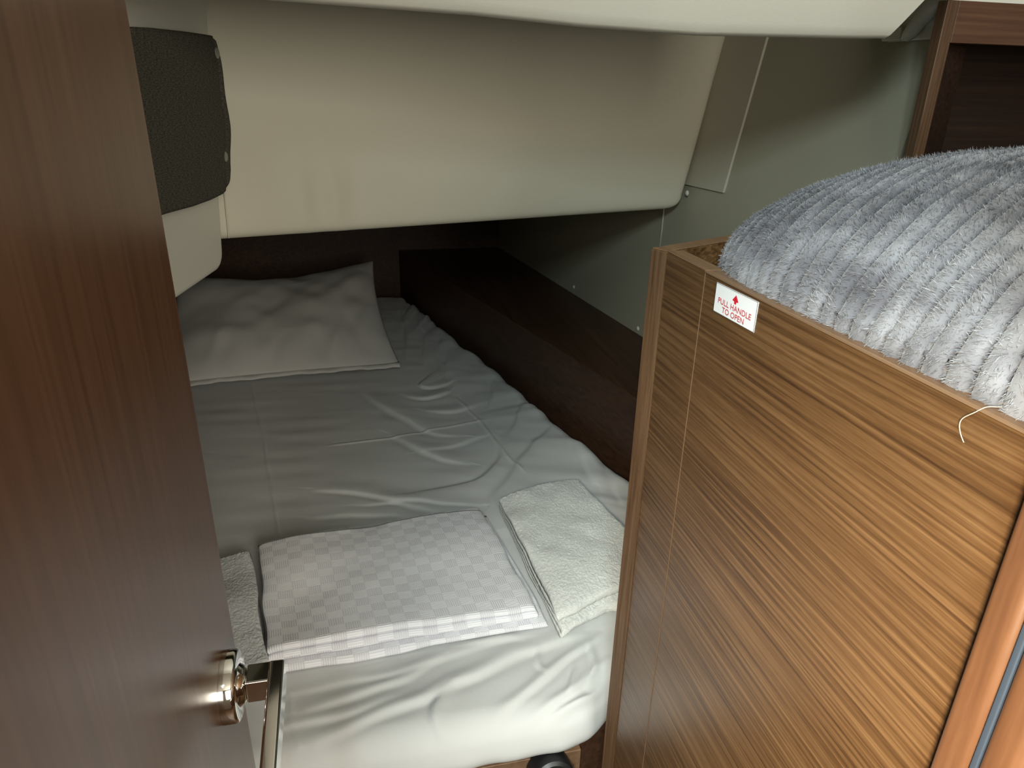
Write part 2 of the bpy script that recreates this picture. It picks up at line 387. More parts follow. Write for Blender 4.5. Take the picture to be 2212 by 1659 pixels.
# plan: grid over (a, z); the right edge leans outwards with height, lower right corner is rounded
na, nz = 150, 70
zt = .44
Rc = .031
V = []; 
for j in range(nz+1):
    z = zt*(j/nz)**1.35
    ar = .9815 + (z-.031)*.228
    if z < Rc: ar = .9815-Rc+math.sqrt(max(0, Rc*Rc-(Rc-z)**2))
    a0 = -.012 + z*.06
    for i in range(na+1):
        s = i/na; s = 1-(1-s)**1.25
        a = a0+(ar-a0)*s
        de = min(z if z > 0 else 0, (ar-a))
        bu = .012*math.exp(-z/.006)+.012*math.exp(-(ar-a)/.006)   # rolled padded border
        # soft pulls in the padding
        pull = 0
        for (ca, w0, hh, sl) in ((.160,.016,-.0030,-.25),(.190,.010,.0034,-.28),(.225,.013,-.0028,-.22),(.135,.014,.0022,-.3)):
            cc = ca+sl*(z-.03)*.35
            pull += hh*math.exp(-((a-cc)/w0)**2)*math.exp(-((z-.060)/.055)**2)
        und = .0016*math.sin(a*9+1.2)*math.sin(z*14+.4)
        p = B0+ud*a+up*z+ub*(bu+und)-ub*(pull)
        V.append(tuple(p))
front = np.array(V); nn = na+1
F = []
for j in range(nz):
    for i in range(na): F.append((j*nn+i, j*nn+i+1, (j+1)*nn+i+1, (j+1)*nn+i))
# border loop extruded backwards to give the moulding its depth
loop = [i for i in range(nn)]+[(j*nn+na) for j in range(1, nz+1)]
base = len(V)
for q in loop:
    p = np.array(V[q])-B0; b_ = p@ub; V.append(tuple(B0+p-ub*b_+ub*.030))
for q in loop: 
    p = np.array(V[q])-B0; b_ = p@ub; V.append(tuple(B0+p-ub*b_+ub*1.10))
L = len(loop)
for k in range(L-1):
    F.append((loop[k], base+k, base+k+1, loop[k+1])); F.append((base+k, base+L+k, base+L+k+1, base+k+1))
mesh_obj('front_panel', V, F, M_vinyl, om, smooth=True)
# side panel: hangs down the left of the berth, leans outward with height
lz0 = 1.163
def lx(y, z): return -.210-.177*(1.259-y)+(z-1.21)*.07
pl = []
R1 = .030
yf = 1.262
bot = [(.50, lz0-.0)]
for k in range(7):
    a = math.pi/2*k/6
    bot.append((yf-R1+R1*math.sin(a), lz0+R1-R1*math.cos(a)))
bot += [(yf, 1.65), (.50, 1.65)]
V = [(lx(y, z), y, z) for y, z in bot]; n = len(V)
V += [(-.795, y, z) for y, z in bot]
F = [tuple(range(n)), tuple(range(n, 2*n))[::-1]]+[((i+1) % n, i, n+i, n+(i+1) % n) for i in range(n)]
sp_ = mesh_obj('side_panel', V, F, M_vinyl2, om, bevel=.012, seg=4, angle=50)
import bmesh
b = bmesh.new(); b.from_mesh(sp_.data); bmesh.ops.recalc_face_normals(b, faces=b.faces); b.to_mesh(sp_.data); b.free()
# piping seam where the two panels meet
tube('corner_seam', [tuple(B0+np.array([.0035,-.001,.003])), tuple(B0+np.array([.006,-.004,.06])), tuple(B0+np.array([.010,-.003,.16]))], .0012, M_vinyl, om)

# ------------------------------------------------------------------ curtain over the porthole
cu = empty('porthole_curtain', (-.19,1.10,1.30)); tag(cu, 'charcoal fabric curtain snapped over the cream side moulding at upper left', 'curtain')
top = [(.90,1.505),(1.00,1.511),(1.10,1.514),(1.17,1.5155),(1.20,1.516),(1.222,1.515)]
bt = [(.90,1.300),(1.00,1.2965),(1.08,1.2925),(1.15,1.2915),(1.20,1.293),(1.232,1.300)]
right_bulge = [0,.004,.010,.017,.023,.027,.030,.031,.030,.026,.016]
V = []; nr = 40; nc = 60
for j in range(nr+1):
    t = j/nr
    rb = np.interp(t*10, range(11), right_bulge[::-1]) # t=0 bottom
    for i in range(nc+1):
        s = i/nc
        y0, z0 = np.interp(s, np.linspace(0,1,6), [p[0] for p in bt]), np.interp(s, np.linspace(0,1,6), [p[1] for p in bt])
        y1, z1 = np.interp(s, np.linspace(0,1,6), [p[0] for p in top]), np.interp(s, np.linspace(0,1,6), [p[1] for p in top])
        y = y0+(y1-y0)*t+rb*s**6*.62; z = z0+(z1-z0)*t
        if s > .9:   # rounded corners
            c = (s-.9)/.1
            z += .010*c*c*max(0, 1-t*8) - .006*c*c*max(0, (t-.9)*10)
        x = lx(y, z)*.965+.012+.004*math.sin(t*math.pi)*s-.003*math.exp(-((s-.93)/.03)**2)+.0012*math.sin(z*70+y*9)
        V.append((x, min(y, 1.252), z))
F = [(j*(nc+1)+i, j*(nc+1)+i+1, (j+1)*(nc+1)+i+1, (j+1)*(nc+1)+i) for j in range(nr) for i in range(nc)]
cc = mesh_obj('cloth', V, F, M_curtain, cu, smooth=True)
so = cc.modifiers.new('solid', 'SOLIDIFY'); so.thickness = .006; so.offset = 0
cV = np.array(V).reshape(nr+1, nc+1, 3)
for (j, i) in ((36, 54), (9, 55)):
    p = cV[j, i]+np.array([.0034, 0, 0])
    lathe('snap_button', [(.0078,0),(.0078,.0016),(.0060,.0030),(.001,.0034)], tuple(p), (.985,-.17,0), M_chrome2, cu, 24)

# ------------------------------------------------------------------ berth: base, mattress, sheet, side board
bd = np.array([-.247, 1.0])
def board_x(y): return .568-.247*(y-1.23)
bb = empty('berth_platform', (0,.66,0)); tag(bb, 'brown wooden berth base below the mattress, front at the bottom of the picture', 'berth base')
prism('base_box', [(-.795,.672),(.268,.672),(.61,.835),(.61,1.02),(board_x(1.02)-.004,1.02),(board_x(2.79)-.004,2.79),(-.795,2.79)], 0, .615, M_dark, bb, .002)
prism('front_board', [(-.795,.655),(.262,.655),(.262,.671),(-.795,.671)], 0, .617, M_floor, bb, .0015)
kn = lathe('round_bumper', [(.001,-.004),(.015,-.004),(.0185,.006),(.0205,.0135),(.0240,.0150),(.0285,.0120),(.0300,.004),(.0300,-.022)][::-1], (.214,.632,.606), (0,-.93,.30), M_rubber, bb, 48)
kn['label'] = 'black rubber ring'
side = empty('berth_side_board', (.5,1.8,0)); tag(side, 'dark brown wooden side board with a flat ledge running along the right of the berth', 'side board')
prism('upright_board', [(board_x(.97),.97),(board_x(.97)+.018,.97),(board_x(2.79)+.018,2.79),(board_x(2.79),2.79)], 0, .862, M_dark, side, .001)
prism('ledge', [(board_x(.97)+.0185,.97),(wx(.97,.001),.97),(wx(2.79,.001),2.79),(board_x(2.79)+.0185,2.79)], .847, .862, M_dark, side, .001)

out = [(-.78,.640),(-.30,.638),(.10,.637),(.228,.638),(.268,.645),(.303,.672),(.45,.752),(.575,.815),(.603,.86),(.603,1.02),(.541,1.229),(.507,1.377),(.453,1.60),(.375,1.99),(.330,2.12),
       (.282,2.36),(.230,2.59),(.195,2.68),(.150,2.712),(.05,2.72),(-.30,2.73),(-.74,2.73),(-.78,2.69)]
def resample(poly, n, closed=True):
    P = np.array(poly+[poly[0]], float); d = np.r_[0, np.cumsum(np.linalg.norm(np.diff(P, axis=0), axis=1))]
    t = np.linspace(0, d[-1], n, endpoint=False)
    return np.c_[np.interp(t, d, P[:, 0]), np.interp(t, d, P[:, 1])], t
def smooth_loop(Q, it):
    for _ in range(it): Q = (np.roll(Q, 1, 0)+2*Q+np.roll(Q, -1, 0))/4
    return Q
def inset_prism(poly, c, k): return [(c[0]+(x-c[0])*k, c[1]+(y-c[1])*k) for x, y in poly]
mt = prism('mattress', inset_prism(out, (-.1,1.6), .968), .6155, .682, M_mat, bevel=.01, seg=3); tag(mt, 'thin berth mattress hidden beneath the white fitted sheet', 'mattress')

def seg_dist(p, a, b):
    ab = b-a; t = np.clip(((p-a)@ab)/(ab@ab), 0, 1); q = a+t[:, None]*ab; d = p-q
    s = np.sign(ab[0]*d[:, 1]-ab[1]*d[:, 0]); return np.hypot(d[:, 0], d[:, 1])*s, t
W = [  # (points, height, width, kind)
 ([(-.297,1.91),(-.226,1.526),(-.152,1.068)], .0022,.0035,'ridge'), ([(-.09,1.466),(.077,1.482),(.20,1.51),(.308,1.541)], .0022,.0045,'ridge'),
 ([(.243,1.682),(.281,1.519),(.305,1.336),(.331,1.249)], .0022,.0045,'ridge'),
 ([(.011,1.755),(.076,1.625),(.130,1.53),(.173,1.476),(.225,1.455)], .0070,.016,'fold'),
 ([(.060,1.50),(.086,1.468),(.15,1.376),(.215,1.330)], .0065,.015,'fold'), ([(.307,1.451),(.300,1.338),(.25,1.27),(.2,1.236),(.094,1.22)], .0065,.014,'fold'),
 ([(-.10,1.278),(.004,1.237),(.072,1.181),(.140,1.150)], .0060,.013,'fold'), ([(-.11,1.18),(-.02,1.165),(.08,1.145)], .0045,.012,'fold'),
 ([(.12,1.715),(.17,1.690),(.235,1.735)], .0065,.012,'fold'), ([(.205,1.86),(.165,1.78),(.20,1.765),(.255,1.80)], .0060,.012,'fold'),
 ([(.165,2.60),(.163,2.239),(.135,1.943)], .0060,.014,'fold'), ([(.275,2.30),(.256,1.959),(.253,1.712)], .0070,.018,'fold'), ([(.215,2.48),(.215,2.2),(.19,1.95)], .0050,.014,'fold'),
 ([(.47,1.49),(.387,1.388),(.31,1.27),(.233,1.158)], .0070,.018,'fold'), ([(.494,1.392),(.480,1.29),(.469,1.20)], .0060,.012,'fold'), ([(.522,1.295),(.505,1.19),(.494,1.108)], .0060,.012,'fold'),
 ([(.545,1.18),(.53,1.09),(.50,1.0)], .0055,.011,'fold'), ([(.42,1.64),(.37,1.52),(.33,1.42)], .0060,.015,'fold'), ([(.385,1.83),(.345,1.70),(.31,1.60)], .0060,.016,'fold'),
 ([(.15,1.62),(.22,1.60),(.29,1.63)], .0045,.014,'fold'), ([(.12,1.40),(.20,1.42),(.30,1.46)], .0040,.014,'fold'), ([(-.02,1.20),(.10,1.19),(.21,1.16)], .0045,.010,'fold'),
 ([(-.13,.752),(.05,.766),(.249,.801)], .0030,.010,'fold'), ([(-.104,.717),(.01,.741),(.091,.776)], .0045,.011,'fold'),
 ([(.092,.722),(.070,.698),(.064,.667),(.080,.640)], .0045,.009,'fold'), ([(.132,.642),(.163,.672),(.237,.718),(.318,.775)], .0042,.008,'fold'),
 ([(.160,.640),(.238,.672),(.313,.725)], .0040,.007,'fold'), ([(.190,.640),(.251,.658),(.305,.690)], .0040,.006,'fold'), ([(.230,.652),(.275,.668),(.300,.685)], .003,.005,'fold'),
 ([(.119,.789),(.21,.789)], .0030,.010,'fold'), ([(-.09,.665),(.019,.698),(.082,.716),(.18,.753),(.294,.784)], .0050,.012,'fold'),
 ([(.305,.757),(.297,.717),(.278,.681)], .0032,.006,'fold'), ([(.265,.72),(.254,.690),(.245,.675)], .0028,.005,'fold'), ([(-.14,.70),(-.05,.70),(.02,.72)], .0032,.010,'fold'),
 ([(-.19,1.10),(-.05,1.12),(.10,1.135)], .003,.012,'fold'), ([(.225,.765),(.215,.735),(.222,.715)], .0025,.005,'fold'),
 ([(-.120,.760),(-.115,.70),(-.100,.655)], .0016,.003,'ridge'),
]
def sheet_height(p):
    h = .0016*noise3(np.c_[p, p[:, :1]*0], 5.5, 3)+.0011*noise3(np.c_[p[:, 0]*.8+p[:, 1]*.5, p[:, 1]*2, p[:, 0]*0], 14, 4)
    jit = .006*noise3(np.c_[p, p[:, :1]*0], 22, 5)+.008*noise3(np.c_[p, p[:, :1]*0], 9, 6)
    for pts, hh, wd, kind in W:
        P = np.array(pts, float); wf = 2.6 if P[:, 1].mean() > .85 else 1.25
        if kind == 'fold':   # round the path
            Q = [P[0]]
            for i in range(len(P)-1):
                p0, p1, p2, p3 = P[max(i-1,0)], P[i], P[i+1], P[min(i+2,len(P)-1)]
                for k in range(1, 6):
                    t = k/5; Q.append(.5*((2*p1)+(p2-p0)*t+(2*p0-5*p1+4*p2-p3)*t*t+(-p0+3*p1-3*p2+p3)*t**3))
            P = np.array(Q)
        L = np.r_[0, np.cumsum(np.linalg.norm(np.diff(P, axis=0), axis=1))]
        lo = P.min(0)-.09; hi = P.max(0)+.09
        m = np.where((p[:, 0] > lo[0])&(p[:, 0] < hi[0])&(p[:, 1] > lo[1])&(p[:, 1] < hi[1]))[0]
        if not len(m): continue
        best = np.full(len(m), 9.); tt = np.zeros(len(m))
        for i in range(len(P)-1):
            d, t = seg_dist(p[m], P[i], P[i+1]); b_ = np.abs(d) < np.abs(best)
            best[b_] = d[b_]; tt[b_] = ((L[i]+t*(L[i+1]-L[i]))/L[-1])[b_]
        if kind == 'ridge':
            h[m] += hh*.8*np.exp(-(best/wd)**2)*np.clip(np.minimum(tt, 1-tt)*12, 0, 1)
        else:
            d = best+jit[m]*.6; ta = np.sin(np.pi*np.clip(tt*.94+.03, 0, 1))**.7
            g = np.exp(-(d/(wd*wf))**2)*(d > 0)+np.exp(-(d/(wd*.55))**2)*(d <= 0)   # steep on one side
            h[m] += hh*(.78 if P[:, 1].mean() > .85 else (.8 if P[:, 0].mean() < .06 else 1.2))*ta*(g-.30*np.exp(-((d+wd*.8)/(wd*.8))**2))
    # pressed flat under the folded towels
    fx = np.clip(np.minimum(p[:, 0]+.34, .47-p[:, 0])/.03, 0, 1)*np.clip(np.minimum(p[:, 1]-.79, 1.07-p[:, 1])/.03, 0, 1)
    return h*(1-.85*fx)-.0022*fx
def ring_cloth(outline, centre, nang, nrad, ztop, R, skirt, hfun, powr=1.0, gather=None):
    Q, t = resample(outline, nang); Q = smooth_loop(Q, 6); c = np.array(centre, float)
    D = Q-c; Ln = np.linalg.norm(D, axis=1)
    tan = np.roll(Q, -1, 0)-np.roll(Q, 1, 0); tan /= np.linalg.norm(tan, axis=1)[:, None]
    nor = np.c_[tan[:, 1], -tan[:, 0]]; cosf = np.abs(np.sum(nor*D, 1))/Ln
    rows = []
    rr = np.linspace(0, 1, nrad)**powr
    for r in rr[1:]:
        p = c+D*r; d = (1-r)*Ln*cosf
        e = np.clip(1-d/R, 0, 1); drop = R*(1-np.sqrt(np.clip(1-e*e, 0, 1)))
        h = hfun(p)*np.clip(d/.012, .25, 1)
        if gather is not None: h = h+gather(Q, p, d, t)
        rows.append(np.c_[p, ztop-drop+h])
    last = rows[-1].copy()
    for k in range(1, len(skirt)):
        q = last.copy(); q[:, 2] = ztop-R-skirt[k][1]+(last[:, 2]-(ztop-R))*.3
        wv = .0015*np.sin(t*95)+.0012*noise3(np.c_[t*8, t*0+k*.6, t*0], 4, 9)
        q[:, :2] += nor*(skirt[k][0]+wv[:, None]*skirt[k][0]*0+wv[:, None]*(k/len(skirt)))
        rows.append(q)
    V = np.vstack([np.r_[c, ztop+hfun(c[None])[0]][None]]+rows)
    n = nang; nr = len(rows)
    i = np.arange(nr-1)[:, None]*n+1; k = np.arange(n)[None]
    F = np.stack([i+k, i+n+k, i+n+(k+1) % n, i+(k+1) % n], -1).reshape(-1, 4)
    # centre fan as degenerate-free quads (pairs of triangles)
    k = np.arange(0, n, 2); fan = np.stack([np.zeros_like(k), 1+k, 1+(k+1) % n, 1+(k+2) % n], -1)
    return V, np.vstack([F, fan])
def gather(Q, p, d, t):
    right = np.clip((p[:, 0]-.05)/.1, 0, 1)*np.clip((p[:, 1]-1.0)/.1, 0, 1)
    ph = t*95+3*noise3(np.c_[t*6, t*0, t*0], 1, 11)*2
    amp = np.clip(noise3(np.c_[t*5, t*0+2, t*0], 1, 12)+.5, 0, 1)
    return .0040*np.sin(ph)*amp*np.exp(-(d/.050))*right+.0050*np.sin(ph*.37+1)*np.exp(-d/.09)*right
V, F = ring_cloth(out, (-.10,1.45), 1500, 330, .702, .040, [(0,0),(.001,.006),(.001,.014),(-.002,.022),(-.006,.027)], sheet_height, .9, gather)
sh = mesh_obj('fitted_sheet', V, F, M_sheet, smooth=True)
tag(sh, 'creased white fitted sheet stretched over the berth mattress', 'bed sheet')

# ------------------------------------------------------------------ pillow
def pillow():
    FL, FR, BR, BL = [np.array(p) for p in ((-.520,1.850,.722),(.113,1.902,.722),(.070,2.425,.906),(-.560,2.400,.880))]
    n = 130; u = np.linspace(-1, 1, n); v = np.linspace(-1, 1, n)
    u = np.sign(u)*np.abs(u)**.8; v = np.sign(v)*np.abs(v)**.8
    U, Vv = np.meshgrid(u, v)
    s = (U+1)/2; t = (Vv+1)/2
    # edges pinch in between the corners
    pin = .020
    s2 = s+0; t2 = t+0
    base = ((1-s)*(1-t))[..., None]*FL+(s*(1-t))[..., None]*FR+(s*t)[..., None]*BR+((1-s)*t)[..., None]*BL
    base[..., 0] += -pin*np.sign(U)*np.abs(U)**3*(1-Vv**2)
    base[..., 1] += -.014*np.sign(Vv)*np.abs(Vv)**3*(1-U**2)
    base[..., 2] += -.040*np.clip(t*1.3-.3, 0, 1)*(1-U**2)**1.0     # back edge dips between the corners
    prof = (np.clip(1-np.abs(U)**3.2, 0, 1)**.62)*(np.clip(1-np.abs(Vv)**2.6, 0, 1)**.62)
    pts = base.reshape(-1, 3)
    nz_ = .010*noise3(pts*[1,1,0], 7, 21)+.005*noise3(pts*[1,1,0], 16, 22)
    top = base.copy(); top[..., 2] += .058*prof+(nz_.reshape(n, n))*prof**.5
    # soft creases
    def crease(a, b, h, w):
        a = np.array(a); b = np.array(b); d, tt = seg_dist(pts[:, :2], a, b)
        g = np.exp(-(d/w)**2)*np.sin(np.pi*np.clip(tt, 0, 1))
        top[..., 2] += (h*g).reshape(n, n)*np.clip(prof*4, 0, 1)
    for a, b, h, w_ in (((-.10,1.90),(-.12,2.02),-.008,.014),((-.075,1.90),(-.05,2.03),.006,.014),((.02,1.93),(-.03,2.10),-.006,.02),((-.30,2.05),(-.10,2.30),-.006,.03),
                        ((-.20,1.98),(-.36,2.2),.006,.03),((.04,2.33),(-.08,2.12),.009,.03),((.05,2.2),(-.04,1.98),-.005,.02),((-.40,1.88),(-.36,2.04),.006,.02),((-.24,1.88),(-.21,1.99),-.005,.015),((-.2,2.4),(-.16,2.28),-.008,.03)):
        crease(a, b, h, w_)
    bot = base.copy(); th = (bot[..., 2]-.712)
    bot[..., 2] -= np.minimum(th, .010+.20)*np.clip(prof*1.15, 0, 1)
    bot[..., 2] = np.maximum(bot[..., 2], .7115)
    V = np.vstack([top.reshape(-1, 3), bot.reshape(-1, 3)])
    j, i = np.meshgrid(np.arange(n-1), np.arange(n-1), indexing='ij'); a = (j*n+i).ravel()
    F1 = np.stack([a, a+1, a+n+1, a+n], -1); F2 = F1[:, ::-1]+n*n
    return V, np.vstack([F1, F2]), n, top
V, F, n, top = pillow()
pw = mesh_obj('pillow', V, F, M_pillow, smooth=True)
m = pw.modifiers.new('weld', 'WELD'); m.merge_threshold = .0004
tag(pw, 'plump pillow in a white pillowcase at the dark far end of the berth', 'pillow')
# flat hem along the open front of the pillowcase
e = top[0]; V = []
for k, p in enumerate(e):
    wv = .0025*math.sin(k*.21)+.0015*math.sin(k*.57)
    V += [(p[0], p[1]+.010, p[2]+.004), (p[0], p[1]-.010+wv, p[2]+.000+wv*.4), (p[0], p[1]-.013+wv, p[2]-.006)]
F = [(3*k+a, 3*k+a+1, 3*k+a+4, 3*k+a+3) for k in range(len(e)-1) for a in (0, 1)]
hm = mesh_obj('pillowcase_hem', V, F, M_pillow, pw, smooth=True); so = hm.modifiers.new('s', 'SOLIDIFY'); so.thickness = .003

# ------------------------------------------------------------------ folded towels
def towel(name, quad, layers, h, z0, mat, front_off, back_off=None, wob=.004, seed=0, bulge=.004, fuzz=0, thick=.9, ns=170, side_off=None, parent=None, ncol=70):
    """serpentine fold running front/back, mapped into a plan quad (front-left, front-right, back-right, back-left)"""
    FL, FR, BR, BL = [np.array(q, float) for q in quad]
    depth = np.linalg.norm(BL-FL)
    path = []
    r = h/2
    nl = layers
    for k in range(nl):
        z = (k+.5)*h
        loop_f = front_off[k//2] if k//2 < len(front_off) else 0
        # layers pair at the front: (0,1),(2,3).. ; pair at the back: (1,2),(3,4)..
        tf = loop_f/depth
        tb = 1-(.010*((k+1)//2 % 2))/depth
        cols = np.linspace(tf+r/depth, tb-r/depth, ncol)
        if k % 2 == 0: cols = cols[::-1]
        path += [(t, z) for t in cols]
        if k < nl-1:
            if k % 2 == 0: ct, sg = tf+r/depth, -1
            else: ct, sg = tb-r/depth, 1
            for a in np.linspace(-math.pi/2, math.pi/2, 12)[1:-1]:
                path.append((ct+sg*math.cos(a)*r*1.15/depth, (k+1)*h+math.sin(a)*r))
    P = np.array(path); 
    Pm = np.c_[P[:, 0]*depth, P[:, 1]]
    T = np.gradient(Pm, axis=0); T /= np.linalg.norm(T, axis=1)[:, None]; Nn = np.c_[-T[:, 1], T[:, 0]]
    A = Pm+Nn*r*thick; Bq = Pm-Nn*r*thick
    arc = np.r_[0, np.cumsum(np.linalg.norm(np.diff(Pm, axis=0), axis=1))]
    s = np.linspace(0, 1, ns); 
    def surf(Q):
        t = Q[:, 0]/depth; z = Q[:, 1]
        SS, TT = np.meshgrid(s, t, indexing='ij'); ZZ = np.repeat(z[None], ns, 0)
        lay = ZZ/h
        SX = SS.copy()
        if side_off: # each fold pair ends at its own place left and right
            kk = np.clip((lay/2).astype(int), 0, len(side_off)-1); so_ = np.array(side_off)[kk]
            SX = so_[..., 0]+(1-so_[..., 0]-so_[..., 1])*SS
        xy = ((1-SX)*(1-TT))[..., None]*FL+(SX*(1-TT))[..., None]*FR+(SX*TT)[..., None]*BR+((1-SX)*TT)[..., None]*BL
        pp = np.c_[xy.reshape(-1, 2), np.zeros(xy.shape[0]*xy.shape[1])]
        w1 = noise3(pp, 9, seed+31).reshape(SS.shape); w2 = noise3(pp, 24, seed+32).reshape(SS.shape)
        zz = z0+ZZ*(1+.10*w1)+(wob*w1+wob*.5*w2)*np.clip(ZZ/(layers*h), 0, 1)
        # wavy front edge and softened ends
        edge = noise3(np.c_[SS.ravel()*7, lay.ravel()*.35, SS.ravel()*0], 1, seed+33).reshape(SS.shape)
        xy = xy.copy(); xy[..., 1] += bulge*edge*np.exp(-TT*12)+bulge*.4*edge*np.exp(-(1-TT)*14)
        en = np.minimum(SS, 1-SS)
        zz -= (ZZ/(layers*h))**2*.004*np.exp(-en*60)
        xe = noise3(np.c_[TT.ravel()*5, lay.ravel()*.5, TT.ravel()*0+3], 1, seed+34).reshape(SS.shape)
        xy[..., 0] += .003*xe*np.exp(-en*30)
        if fuzz:
            fz = .5*noise3(np.c_[xy.reshape(-1, 2), ZZ.ravel()*2], 200, seed+35).reshape(SS.shape)+noise3(np.c_[xy.reshape(-1, 2), ZZ.ravel()*2], 480, seed+36).reshape(SS.shape)+1.2*noise3(np.c_[xy.reshape(-1, 2), ZZ.ravel()*2], 28, seed+37).reshape(SS.shape)
            zz += fuzz*fz
            xy[..., 1] += fuzz*.5*fz
        return np.concatenate([xy, zz[..., None]], -1)
    a, b_ = surf(A), surf(Bq); m_ = len(P)
    V = np.vstack([a.reshape(-1, 3), b_.reshape(-1, 3)])
    wid = np.linalg.norm(FR-FL)
    uvA = np.stack(np.broadcast_arrays((s*wid)[:, None], arc[None]), -1).reshape(-1, 2); uv = np.vstack([uvA, uvA])
    i, j = np.meshgrid(np.arange(ns-1), np.arange(m_-1), indexing='ij'); q = (i*m_+j).ravel(); o = ns*m_
    F = [np.stack([q, q+m_, q+m_+1, q+1], -1), np.stack([q, q+1, q+m_+1, q+m_], -1)+o]
    j = np.arange(m_-1)
    F.append(np.stack([j, j+1, j+1+o, j+o], -1)); e_ = (ns-1)*m_; F.append(np.stack([j+e_, j+e_+o, j+1+e_+o, j+1+e_], -1))
    i = np.arange(ns-1)*m_
    F.append(np.stack([i, i+o, i+m_+o, i+m_], -1)); i = i+m_-1; F.append(np.stack([i, i+m_, i+m_+o, i+o], -1))
    return mesh_obj(name, V, np.vstack(F), mat, parent, smooth=True, uv=uv)
ZB = .7045
t1 = towel('bath_towel', ((-.150,.786),(.247,.800),(.210,1.108),(-.190,1.060)), 6, .0062, ZB, M_waffle, (.0,.010,.014), wob=.003, seed=1, bulge=.004,
           side_off=[(.012,-.006),(.004,.022),(.008,.026)])
tag(t1, 'large folded white towel with a checked basket weave, in the middle of the berth', 'towel')
t2 = towel('hand_towel', ((.263,.782),(.462,.845),(.418,1.180),(.242,1.128)), 4, .0080, ZB, M_terry, (.0,.014), wob=.006, seed=2, bulge=.009, fuzz=.0009, ns=230, ncol=210)
tag(t2, 'folded fluffy off-white terry towel to the right of the checked towel, against the wooden cabinet', 'towel')
t3 = towel('hand_towel', ((-.275,.768),(-.146,.775),(-.200,1.050),(-.320,1.022)), 4, .0078, ZB, M_terry2, (.0,.004), wob=.004, seed=3, bulge=.003, fuzz=.0008, ns=150, thick=.96, ncol=190)
tag(t3, 'narrow white terry towel at the left of the checked towel, half hidden behind the door', 'towel')

# ------------------------------------------------------------------ cabinet on the right
ca = empty('cabinet', (.55,.40,0)); tag(ca, 'brown wood-grained cabinet at lower right, open-topped, holding the grey plush blanket', 'cabinet')
TOP = 1.316
dv = np.array([.906,.424]); dvn = np.array([-.424,.906])   # direction of the slanting back panel
a0 = np.array([.2836,.5950]); bk = a0+dv*.56
prism('corner_panel', [(.283,.5196),(.300,.5196),(.300,.596),(.2842,.5945),(.283,.594)], .0, TOP, M_cab, ca, .0006)
prism('front_panel', [(.283,.150),(.300,.150),(.300,.5186),(.283,.5186)], .0, TOP, M_cab, ca, .0006)
p = [a0+dv*.0005, bk, bk+dvn*.018, a0+dvn*.018+dv*-.0004]
prism('back_panel', [tuple(q) for q in p], 0, TOP, M_cabx, ca, .0006)
q0 = a0-dv*.0014; prism('edge_band', [tuple(a0-dv*.0002), tuple(a0+dvn*.018-dv*.0006), tuple(q0+dvn*.0184-dv*.0002), tuple(q0)], 0, TOP-.0004, M_capz, ca, .0003)
# top bands (lighter) on the rim
prism('rim_band', [(.2829,.5198),(.3002,.5198),(.3002,.596),(.2838,.596)], TOP+.0001, TOP+.0012, M_cap, ca, .0004)
prism('rim_band', [(.2829,.150),(.3002,.150),(.3002,.5184),(.2829,.5184)], TOP+.0001, TOP+.0012, M_cap, ca, .0004)
prism('rim_band', [tuple(q) for q in p], TOP+.0001, TOP+.0012, M_cap, ca, .0004)
for y in (.5184,):
    box('pale_joint_line', (.2826,y-.0003,0), (.2829,y+.0004,TOP), M_seam, ca, 0)
box('pale_edge_strip', (.2822,.150,TOP-.0003), (.2829,.5184,TOP+.0009), M_seam, ca, 0)
prism('inner_floor', [(.3005,.152),(.3005,.590),(.78,.815),(.81,.885),(1.28,.885),(1.28,.152)][::-1], 1.262, 1.278, M_cab, ca, 0)
prism('lower_body', [(.3005,.152),(.3005,.590),(.78,.815),(.81,.885),(1.28,.885),(1.28,.152)][::-1], 0, 1.26, M_cabx, ca, 0)
# sticker
sk = mesh_obj('sticker', [(.2826,.4975,1.2893),(.2826,.4365,1.2905),(.2826,.4360,1.3137),(.2826,.4980,1.3127),(.2829,.4975,1.2893),(.2829,.4365,1.2905),(.2829,.4360,1.3137),(.2829,.4980,1.3127)],
     [(0,1,2,3),(7,6,5,4),(0,4,5,1),(1,5,6,2),(2,6,7,3),(3,7,4,0)], M_white, ca); sk['label'] = 'white sticker with red lettering PULL HANDLE TO OPEN'
V = []; F = []
def tick(y, z, a, b_):
    k = len(V); V.extend([(.2823,y-a,z-b_),(.2823,y+a,z-b_),(.2823,y+a,z+b_),(.2823,y-a,z+b_)]); F.append((k,k+3,k+2,k+1))
for i in range(52):
    s = (i+.5)/52; y = .4976+(.4364-.4976)*s
    tick(y, 1.2893+.0012*s+.00022, .00030, .0003); tick(y, 1.3127+.0010*s-.00022, .00030, .0003)
for i in range(24):
    s = (i+.5)/24; z = 1.2896+.0230*s
    tick(.4976, z, .0005, .00024); tick(.4364, z+.0011*1, .0005, .00024)
mesh_obj('dotted_border', V, F, M_black, sk)
ar = [(.4665,1.3104),(.4710,1.3058),(.4692,1.3052),(.4682,1.3052),(.4680,1.3034),(.4652,1.3034),(.4650,1.3052),(.4640,1.3052),(.4622,1.3058)]
slab('arrow', [(.2824,y,z) for y, z in ar], (.0001,0,0), M_red, sk, 0)
